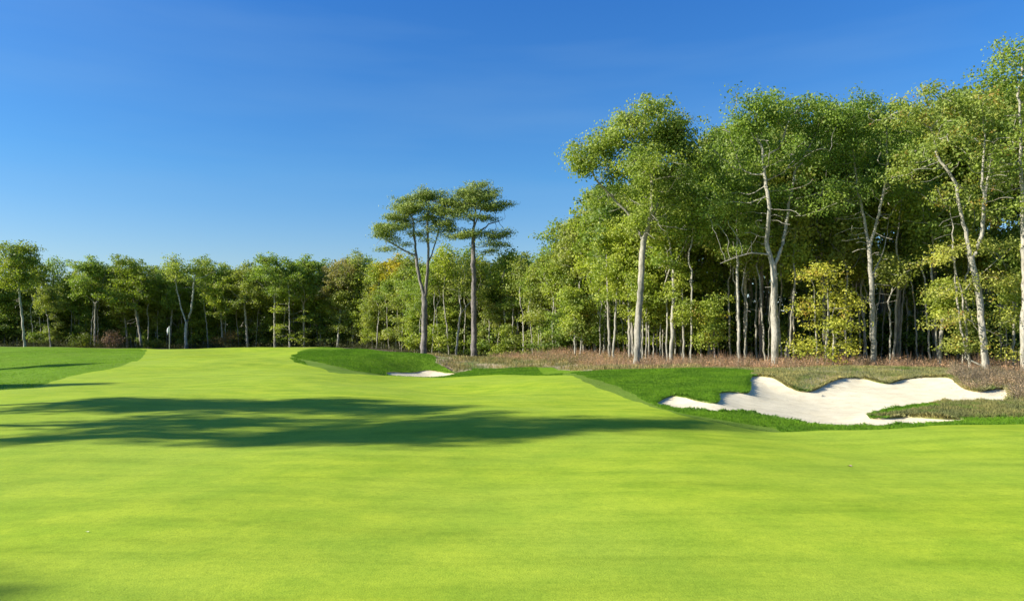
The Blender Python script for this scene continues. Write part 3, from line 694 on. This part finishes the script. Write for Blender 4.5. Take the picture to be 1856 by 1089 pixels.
# the wood behind: rows of trees, denser and darker with depth
MARKS = [(-8,'beyond the left edge of the picture'), (70,'behind the tall far-left tree'), (200,'behind the narrow-topped tree at the left'), (290,'between the narrow-topped tree and the golf flag'),
 (400,'behind the white Y-shaped tree'), (480,'just right of the Y-shaped tree'), (580,'behind the slim tree with lime side sprays'), (680,'behind the grass mound'),
 (740,'behind the yellow-topped tree'), (800,'behind the left of the two tall pines'), (845,'seen between the two tall pines'), (900,'behind the right of the two tall pines'),
 (975,'just right of the two tall pines'), (1062,'under the dip of the skyline'), (1130,'left of the leaning domed oak'), (1200,'behind the leaning domed oak'), (1280,'behind the slim curving oak'),
 (1370,'left of the paired pale trunk'), (1440,'behind the paired pale trunk'), (1550,'behind the yellow-green maple clump'), (1640,'behind the straight grey oak'), (1740,'behind the short leaning grey tree'),
 (1820,'behind the leaning pale oak clump'), (1866,'at the right edge of the picture'), (9999,'beyond the right edge of the picture')]
def mark(u): return next(m for k_, m in MARKS if u < k_)
def wood(u0, u1, depths, gap, label, group, kinds=(0,1,2,3,4,5)):
    for j, dY in enumerate(depths):
        u = u0+rg.uniform(0, gap)
        while u < u1:
            Y = front(u)+dY+rg.uniform(-1.2, 1.2); k = int(rg.choice(kinds)); x, y = at(u, 0, Y)
            vt = skyline(u)+rg.uniform(2, 34)+(0 if j else 8); s = hscale(FT[k], u, Y, vt); s = float(np.clip(s, .5, 1.9))
            lc = ([GREEN, OLIVE, LIME, OLIVE] if u0 < 900 else [GREEN, OLIVE, DARK, OLIVE])[int(rg.integers(0, 4))]  # brighter lime leaves in the left and middle wood stand in for front light
            place(FT[k], 'woodland_tree', x, y, min(s, .75+.25*s)*rg.uniform(.9, 1.15), rz=rg.uniform(0, 6.28), sz=s, leafc=lc, barkc=[PALE, GREY, (.3,.28,.24)][int(rg.integers(0, 3))], label=label+' '+mark(u), group=group)
            u += gap*rg.uniform(.7, 1.3)
wood(-170, 740, [2.5, 8, 14], 42, 'woodland tree', 'trees deep in the far left wood', kinds=(1,4,5,7,7,8,8))
wood(745, 1060, [3, 8, 14, 20], 38, 'woodland tree', 'trees deep in the middle wood')
wood(1065, 2060, [4, 9, 14, 20], 66, 'woodland tree', 'trees deep in the right-hand wood', kinds=(0,2,3,6))
def under(u0, u1, dlo, dhi, n, label, group, kinds=(0,1,2,3), cols=None, sc=(.8, 1.3)):
    for i in range(n):
        u = u0+(u1-u0)*(i+rg.uniform(.1, .9))/n; Y = front(u)+rg.uniform(dlo, dhi); k = int(rg.choice(kinds)); x, y = at(u, 0, Y)
        cc = cols or [GREEN, LIME, OLIVE, (.17,.24,.04)]
        place(SP[k], 'understory_tree', x, y, rg.uniform(*sc), rz=rg.uniform(0, 6.28), leafc=cc[int(rg.integers(0, len(cc)))], barkc=GREY, label=label+' '+mark(u), group=group)
under(-150, 738, -1, 3.5, 46, 'low young tree', 'understory of the far left wood', sc=(.6,1.3))
under(742, 1060, .5, 5, 17, 'low young tree', 'understory of the middle wood', sc=(.7,1.35))
under(1060, 1900, 3, 9, 24, 'low young tree', 'understory of the right-hand wood', sc=(.7,1.4), cols=[GREEN, DARK, (.17,.24,.04), LIME])
def poles(u0, u1, dlo, dhi, n, label, group):
    for i in range(n):
        u = u0+(u1-u0)*(i+rg.uniform(.1, .9))/n; Y = front(u)+rg.uniform(dlo, dhi); k = int(rg.integers(0, len(PL))); x, y = at(u, 0, Y)
        place(PL[k], 'slender_tree', x, y, rg.uniform(.8, 1.25), rz=rg.uniform(0, 6.28), leafc=[GREEN, LIME, OLIVE][int(rg.integers(0, 3))], barkc=[PALE, GREY][int(rg.integers(0, 2))], label=label+' '+mark(u), group=group)
PL = [forest_tree('pole_%d' % i, 90+i, 9+1.5*i, 6.0+.9*i, 2.4, .085, .35, nb=4, nclump=22, leaf=.2, m=16, spread=.4) for i in range(3)]
poles(-150, 738, -2, 3, 44, 'thin pole-like tree', 'thin pole-like trees of the far left wood')
poles(745, 1060, -1, 5, 28, 'thin pole-like tree', 'thin pole-like trees of the middle wood')
poles(1060, 1900, -2, 9, 74, 'thin pole-like tree', 'thin pole-like trees of the right-hand wood')
def mass(name, n, dlo, dhi, h, label):
    """the far interior of the wood, past the trees one can tell apart"""
    rng = np.random.default_rng(n); u = rng.uniform(-500, 2300, n); Y = front(u)+rng.uniform(dlo, dhi, n); x = (u-UC)/F*Y
    z = surf(x, Y)+h*rng.random(n)**1.2
    V, Fc = leafmesh(rng, np.column_stack([x, Y, z]), 14, .9, .75, up=.3, flat=.8)
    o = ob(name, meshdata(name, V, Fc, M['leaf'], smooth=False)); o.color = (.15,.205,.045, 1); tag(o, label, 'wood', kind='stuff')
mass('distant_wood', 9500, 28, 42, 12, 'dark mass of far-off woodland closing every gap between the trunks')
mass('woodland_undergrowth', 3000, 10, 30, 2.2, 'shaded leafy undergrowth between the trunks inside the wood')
# trees standing beside the fairway outside the picture, whose shadows fall across it
def shade_tree(name, seed, h, w, lowest, seg, m=14):
    rng = np.random.default_rng(seed); bl = []
    for i in range(seg):
        t = (i+.5)/seg; r_ = w*(1-t**2.6)*(.6+.4*min(1, t*2.5))*rng.uniform(.75, 1.15)+.12; a = rng.uniform(0, 6.28); o_ = r_*.3
        bl.append(((math.cos(a)*o_, math.sin(a)*o_, h*(lowest+(1-lowest)*t)), (r_, r_, h*(1-lowest)/seg*.36), int(30+34*(1-t**2)), .6))
    return make_tree_data(name, seed, [stem((0,0,0), (.1,.1,h*.4), (0,0,h*.75), (.1,0,h*.98))], bl, .3, leaf=.24, m=m, sig=.34, flat=.4, k=8, spread=.42, zmin=h*lowest*.8, bare=[((0,0,h*lowest), (2,2,1), 10)])
SH = [shade_tree('shade_a', 81, 24, 3.4, .62, 9, 14), shade_tree('shade_b', 82, 21, 2.2, .68, 8, 14), shade_tree('shade_c', 83, 22, 1.8, .8, 5)]
for tx, ty, by, h, k, lab in [(6.6,20.7,18.6,25,0,'tall tree whose pointed shadow reaches farthest right across the fairway'),
  (-.2,24.3,25.0,23,1,'tree whose shadow makes the upper band across the fairway'), (2.0,18.2,16.0,22,2,'tree whose shadow makes the lower ragged band across the fairway'),
  (-4.7,6.6,0.9,19,2,'tree whose shadow tip lies in the bottom left corner of the fairway'), (-19.6,34.0,28,22,1,'tree whose thin shadow lies just below the left rough'),
  (-34,46,39,20,2,'tree whose shadow crosses the lower part of the left rough'), (-32,54,47,24,1,'tree whose shadow touches the upper part of the left rough')]:
    L_ = h/math.tan(SUN_EL); bx = tx-L_*math.cos(SUN_AZ); nat = by+L_*math.sin(SUN_AZ); s = h/SH[k]['top']
    e = place(SH[k], 'shade_tree', bx, by, s, leafc=GREEN, barkc=GREY, label=lab)
    e.rotation_euler = (math.atan2(nat-ty, h), 0, 0)          # lean set to steer each unseen tree's shadow tip into place
# say which of its neighbours each wood tree is
from collections import defaultdict
same = defaultdict(list)
for e in TREES: same[e['label']].append(e)
NUM = 'one two three four five six seven eight nine ten eleven twelve thirteen fourteen fifteen sixteen seventeen eighteen nineteen twenty twenty-one twenty-two twenty-three twenty-four twenty-five twenty-six'.split()
ORD = 'first second third fourth fifth sixth seventh eighth ninth tenth eleventh twelfth thirteenth fourteenth fifteenth sixteenth seventeenth eighteenth nineteenth twentieth twenty-first twenty-second twenty-third twenty-fourth twenty-fifth twenty-sixth'.split()
for lab, es in same.items():
    if len(es) > 1:
        es.sort(key=lambda e: e.location.x/e.location.y)
        for i, e in enumerate(es): e['label'] = '%s, %s of %s from left' % (lab, ORD[i], NUM[len(es)-1])
print('trees', len(TREES))

# ---------------------------------------------------------------- grasses and brush (nobody could count them)
def tufts(name, zones, box, n, h, w, mat, col, nb=3, lean=.5, dens=None, label=None, hz=None, zoff=0, cat=None):
    rng = np.random.default_rng(len(name)*7+n % 97)
    x = rng.uniform(box[0], box[1], n); y = rng.uniform(box[2], box[3], n)
    zn = zone(x, y); k = np.isin(zn, zones)
    if dens is not None: k &= rng.random(n) < dens(x, y)
    x, y = x[k], y[k]; z = surf(x, y)+zoff; n = len(x)
    x = np.repeat(x, nb); y = np.repeat(y, nb); z = np.repeat(z, nb); m = len(x)
    hh = h*rng.uniform(.5, 1.3, m); 
    if hz is not None: hh = hh*hz(x, y)
    a = rng.uniform(0, 6.28, m); dx, dy = np.cos(a), np.sin(a); ln = lean*rng.uniform(.2, 1, m)*hh
    b0 = np.column_stack([x+rng.normal(size=m)*w*1.5, y+rng.normal(size=m)*w*1.5, z-.02])
    side = np.column_stack([-dy, dx, np.zeros(m)])*(w*rng.uniform(.6, 1.3, m))[:,None]*.5
    mid = b0+np.column_stack([dx*ln*.35, dy*ln*.35, hh*.6]); tip = b0+np.column_stack([dx*ln, dy*ln, hh])
    V = np.stack([b0-side, b0+side, mid+side*.7, tip, mid-side*.7], 1).reshape(-1, 3)
    o = ob(name, meshdata(name, V, np.arange(m*5).reshape(m, 5), mat, smooth=False)); o.color = (*col, 1)
    tag(o, label, cat, kind='stuff'); return o
def cl(x, y, s=.5, ph=0):   # smooth clumping field 0..1
    return np.clip(.5+.5*np.sin(x*s+ph+1.7*np.sin(y*s*.8+ph))*np.cos(y*s*1.1-ph+1.3*np.sin(x*s*.7)), 0, 1)
tufts('rough_grass', [1], (-50, -8, 30, 92), 130000, .055, .022, M['blade'], (.215,.36,.022), nb=2, label='mid-green rough grass on the slope at the left edge of the fairway', cat='grass')
tufts('first_cut_grass', [2], (2, 26, 18, 48), 30000, .045, .012, M['blade'], (.145,.24,.026), nb=3, label='short green collar of grass between fairway and thick rough', cat='grass')
tufts('fairway_grass', [3], (-9, 9, 5.2, 13), 150000, .016, .005, M['blade'], (.27,.36,.025), nb=2, lean=1.0, label='close-mown bright green blades of the near fairway', cat='grass')
bx0, bx1 = bunker[:,0].min(), bunker[:,0].max()
tufts('rough_grass', [1], (2, 26, 20, 46), 150000, .085, .014, M['blade'], (.135,.27,.016), nb=3, label='thick dark green rough grass on the bank left of the bunker and along its lip', cat='grass')
tufts('rough_grass', [1], (-22, 2, 44, 80), 110000, .11, .022, M['blade'], (.135,.27,.016), nb=2, label='dark green rough grass on the mound beyond the small bunker', cat='grass')
tufts('tongue_grass', [6], (12, 24, 23, 31), 26000, .16, .014, M['fescue'], (.24,.24,.10), nb=3, label='ragged green and straw grass tongue inside the bunker', cat='grass')
tufts('fescue_grass', [4], (8, 34, 26, 46), 120000, .16, .013, M['fescue'], (.33,.31,.14), nb=2, dens=lambda x, y: .12+.88*cl(x, y, .9)**1.5, label='patchy straw-coloured fescue hanging over the top of the bunker', cat='grass')
tufts('fescue_grass', [4], (-12, 12, 46, 78), 90000, .30, .02, M['fescue'], (.36,.31,.16), nb=2, dens=lambda x, y: .05+.95*cl(x, y, .7, 2)**1.5, label='pale fescue and sandy grass on the bank between the pines and the brush', cat='grass')
def lip_fringe(poly, name, n, h, test, mat, col, label):
    rng = np.random.default_rng(n); seg = np.roll(poly, -1, 0)-poly; L = np.hypot(seg[:,0], seg[:,1]); k = rng.choice(len(poly), n, p=L/L.sum()); t = rng.random(n)
    q = poly[k]+seg[k]*t[:,None]; nr = np.column_stack([-seg[k,1], seg[k,0]])/(L[k][:,None]+1e-9)
    s = np.where(inpoly(q[:,0]+nr[:,0]*.05, q[:,1]+nr[:,1]*.05, poly), 1., -1.)[:,None]; nr = nr*s          # towards the sand
    o_ = q-nr*.25; keep = test(o_[:,0], o_[:,1]); q, nr = q[keep], nr[keep]; n = len(q)
    clump = .35+.65*cl(q[:,0]*6, q[:,1]*6, 1, 1); b = q-nr*rng.uniform(-.02, .16, n)[:,None]; z = surf(b[:,0], b[:,1])
    hh = h*rng.uniform(.4, 1.2, n)*clump; ln = hh*rng.uniform(-.1, .9, n); ta = np.column_stack([nr[:,1], -nr[:,0]]); sw = rng.normal(size=n)*.3*hh
    b0 = np.column_stack([b, z-.03]); sd = np.column_stack([ta*.008, np.zeros(n)])
    mid = b0+np.column_stack([nr*(ln*.4)[:,None]+ta*(sw*.5)[:,None], hh*.7]); tip = b0+np.column_stack([nr*ln[:,None]+ta*sw[:,None], hh*rng.uniform(.5, 1.1, n)])
    V = np.stack([b0-sd, b0+sd, mid+sd*.7, tip, mid-sd*.7], 1).reshape(-1, 3)
    o = ob(name, meshdata(name, V, np.arange(n*5).reshape(n, 5), mat, smooth=False)); o.color = (*col, 1); tag(o, label, 'grass', kind='stuff')
lip_fringe(bunker, 'lip_grass', 30000, .17, lambda x, y: zone(x, y) == 1, M['blade'], (.12,.25,.016), 'shaggy green grass hanging over the left and near lip of the bunker')
lip_fringe(bunker, 'lip_fescue', 42000, .24, lambda x, y: np.isin(zone(x, y), [4, 6]), M['fescue'], (.30,.28,.12), 'shaggy straw and green fescue hanging over the upper lip of the bunker')
# red-brown low brush before the wood
def brush(name, n, box, test, h, col, label, leaf=.09, sig=.22, per=16):
    rng = np.random.default_rng(n); x = rng.uniform(box[0], box[1], n); y = rng.uniform(box[2], box[3], n)
    k = test(x, y, rng); x, y = x[k], y[k]; z = surf(x, y)
    hh = h*rng.uniform(.25, 1.2, len(x))*(.45+.8*cl(x, y, 1.3, 3))
    V, Fc = leafmesh(rng, np.column_stack([x, y, z+hh*.6]), per, sig, leaf, up=.2, elong=.4, flat=.9)
    tw = len(x)*3; xi = np.repeat(x, 3); yi = np.repeat(y, 3); zi = np.repeat(z, 3); hi = np.repeat(hh, 3)
    a = rng.normal(size=(tw, 2))*.18; b0 = np.column_stack([xi, yi, zi-.02]); t0 = np.column_stack([xi+a[:,0], yi+a[:,1], zi+hi*rng.uniform(.8, 1.5, tw)])
    sd = np.column_stack([np.full(tw, .012), np.zeros(tw), np.zeros(tw)])
    V2 = np.stack([b0-sd, b0+sd, t0+sd*.4, t0-sd*.4], 1).reshape(-1, 3)
    V = np.vstack([V, V2]); Fc = np.vstack([Fc, np.arange(tw*4).reshape(tw, 4)+len(Fc)*4])
    o = ob(name, meshdata(name, V, Fc, M['brush'], smooth=False)); o.color = (*col, 1); tag(o, label, 'brush', kind='stuff')
def uofx(x, y): return UC+F*x/y
def t1(x, y, rng):
    u = uofx(x, y); lo = np.interp(u, [900,960,1040,1100,1340,1500,1740,1800,1900], [72,67,60,50,46.5,49,49,46,44]); fr = front(u)
    return (u > 890) & (u < 2150) & (y > lo+rng.normal(size=len(x))*.7) & (y < fr+2) & (zone(x, y) != 1)
brush('low_brush', 22000, (-6, 48, 42, 82), t1, .62, (.53,.335,.235), 'knee-high red-brown brush along the foot of the right-hand wood', per=11)
def t2(x, y, rng):
    u = uofx(x, y); return (u > 1725) & (u < 2100) & (y > 30.5) & (y < 45) & (zone(x, y) == 4) & (rng.random(len(x)) < .35+.65*cl(x, y, 1.1, 1))
brush('dry_brush', 14000, (18, 36, 28, 46), t2, .42, (.38,.28,.20), 'dry grey-brown scrub beside the right end of the bunker', leaf=.07, sig=.16)
def t3(x, y, rng):
    u = uofx(x, y); return (zone(x, y) == 0) & (y > front(u)-6) & (y < front(u)+10) & (u > -250) & (u < 900)
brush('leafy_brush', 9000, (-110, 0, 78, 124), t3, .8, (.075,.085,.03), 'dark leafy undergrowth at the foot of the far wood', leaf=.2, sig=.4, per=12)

# ---------------------------------------------------------------- small things
def boxm(mn, mx_):
    v = [(x, y, z) for x in (mn[0], mx_[0]) for y in (mn[1], mx_[1]) for z in (mn[2], mx_[2])]
    return v, [[0,1,3,2],[4,6,7,5],[0,4,5,1],[2,3,7,6],[0,2,6,4],[1,5,7,3]]
def plain(name, c, r=.6):
    b = NB(name); b.l(b.mix(b.noise(b.coord(), 30, 3), tuple(x*.85 for x in c), c), b.p.inputs['Base Color']); b.p.inputs['Roughness'].default_value = r; return b.m
fx, fy = at(307, 0, 88); fz = zat(fx, fy)
e = empty('golf_flag', (fx, fy, fz)); tag(e, 'white and navy golf flag on a thin pole standing on the far green', 'flag')
t = np.linspace(0, 2*math.pi, 9)[:-1]; zz = [0, 1.3, 2.75]
V = np.vstack([np.column_stack([.022*np.cos(t), .022*np.sin(t), np.full(8, q)]) for q in zz]+[np.array([[0,0,2.79]])])
Fc = [[i*8+j, i*8+(j+1) % 8, (i+1)*8+(j+1) % 8, (i+1)*8+j] for i in range(2) for j in range(8)]+[[16+j, 16+(j+1) % 8, 24] for j in range(8)]
ob('pole', meshdata('flag_pole', V, Fc, plain('pole_paint', (.55,.55,.4))), e)
def cloth(nm, z0, z1, mat, s0, s1, wd):
    n, k = 10, 8; V = []
    for i in range(n):
        a = i/(n-1)
        for j in range(k):
            b = j/(k-1); zt = z0+(z1-z0)*b
            V.append((-.02-wd*a*(.8+.2*math.sin(b*3)), .06*math.sin(a*7+b*2)*a, zt-s0*a-.05*math.sin(a*5)*a))
    Fq = [[i*k+j, (i+1)*k+j, (i+1)*k+j+1, i*k+j+1] for i in range(n-1) for j in range(k-1)]
    me = meshdata(nm, V, Fq, mat); o = ob(nm, me, e); md = o.modifiers.new('thick', 'SOLIDIFY'); md.thickness = .006
cloth('flag_cloth', 2.08, 2.72, plain('flag_white', (.62,.62,.64)), .26, 0, .30)
cloth('flag_panel', 1.90, 2.075, plain('flag_navy', (.03,.05,.12)), .26, 0, .30)
def bush(u, v, Y, s, col, label, lm='leaf_aut'):
    rng = np.random.default_rng(int(u)); 
    cs = blob(rng, (0,0,1.0*s), (1.5*s,1.2*s,1.0*s), 70, .6)
    d_ = make_tree_data('bush_%d' % u, int(u), [stem((0,0,0), (.1,0,.5*s)), stem((.2,.1,0), (.5,.1,.5*s)), stem((-.2,0,0), (-.5,.1,.5*s))], [((0,0,1.1*s), (1.5*s,1.1*s,.9*s), 80, .6)], .04, leaf=.16, m=18, sig=.25, zmin=.2, kill=.4, step=.25, lmat=lm, tip=.008)
    x, y = at(u, 0, Y); place(d_, 'bush', x, y, 1, leafc=col, barkc=BROWN, label=label, cat='bush')
bush(203,615,107.5,1.1,(.30,.19,.15),'pinkish-brown bush at the foot of the far wood behind the left rough','brush')
bush(408,588,108.5,1.2,(.34,.22,.08),'dull orange-leaved bush right of the white Y-shaped tree','leaf')
bush(275,628,105,.6,(.14,.18,.02),'low bright green bush at the foot of the wood, left of the golf flag','leaf')
bush(150,625,105,.9,(.15,.19,.02),'bright green bush at the foot of the narrow-topped tree','leaf')
def fallen_leaf(u, v, s, col, label):
    x, y = hit(u, v); z = zat(x, y)+.012
    t = np.linspace(0, 6.283, 15)[:-1]; r = s*(.55+.3*np.abs(np.sin(t*2.5)))
    V = np.column_stack([r*np.cos(t)*1.4, r*np.sin(t), .25*r*np.sin(t*2)+s*.15]); V = np.vstack([V, [[0,0,0]]])
    Fc = [[i, (i+1) % 14, 14] for i in range(14)]
    o = ob('fallen_leaf', meshdata('fallen_leaf', V, Fc, plain('dead_leaf_%d' % u, col))); o.location = (x, y, z)
    tag(o, label, 'leaf')
fallen_leaf(1540, 846, .045, (.42,.29,.21), 'pinkish-brown fallen leaf on the fairway in front of the bunker')
fallen_leaf(158, 967, .022, (.6,.65,.35), 'tiny pale fallen leaf on the fairway at the lower left')
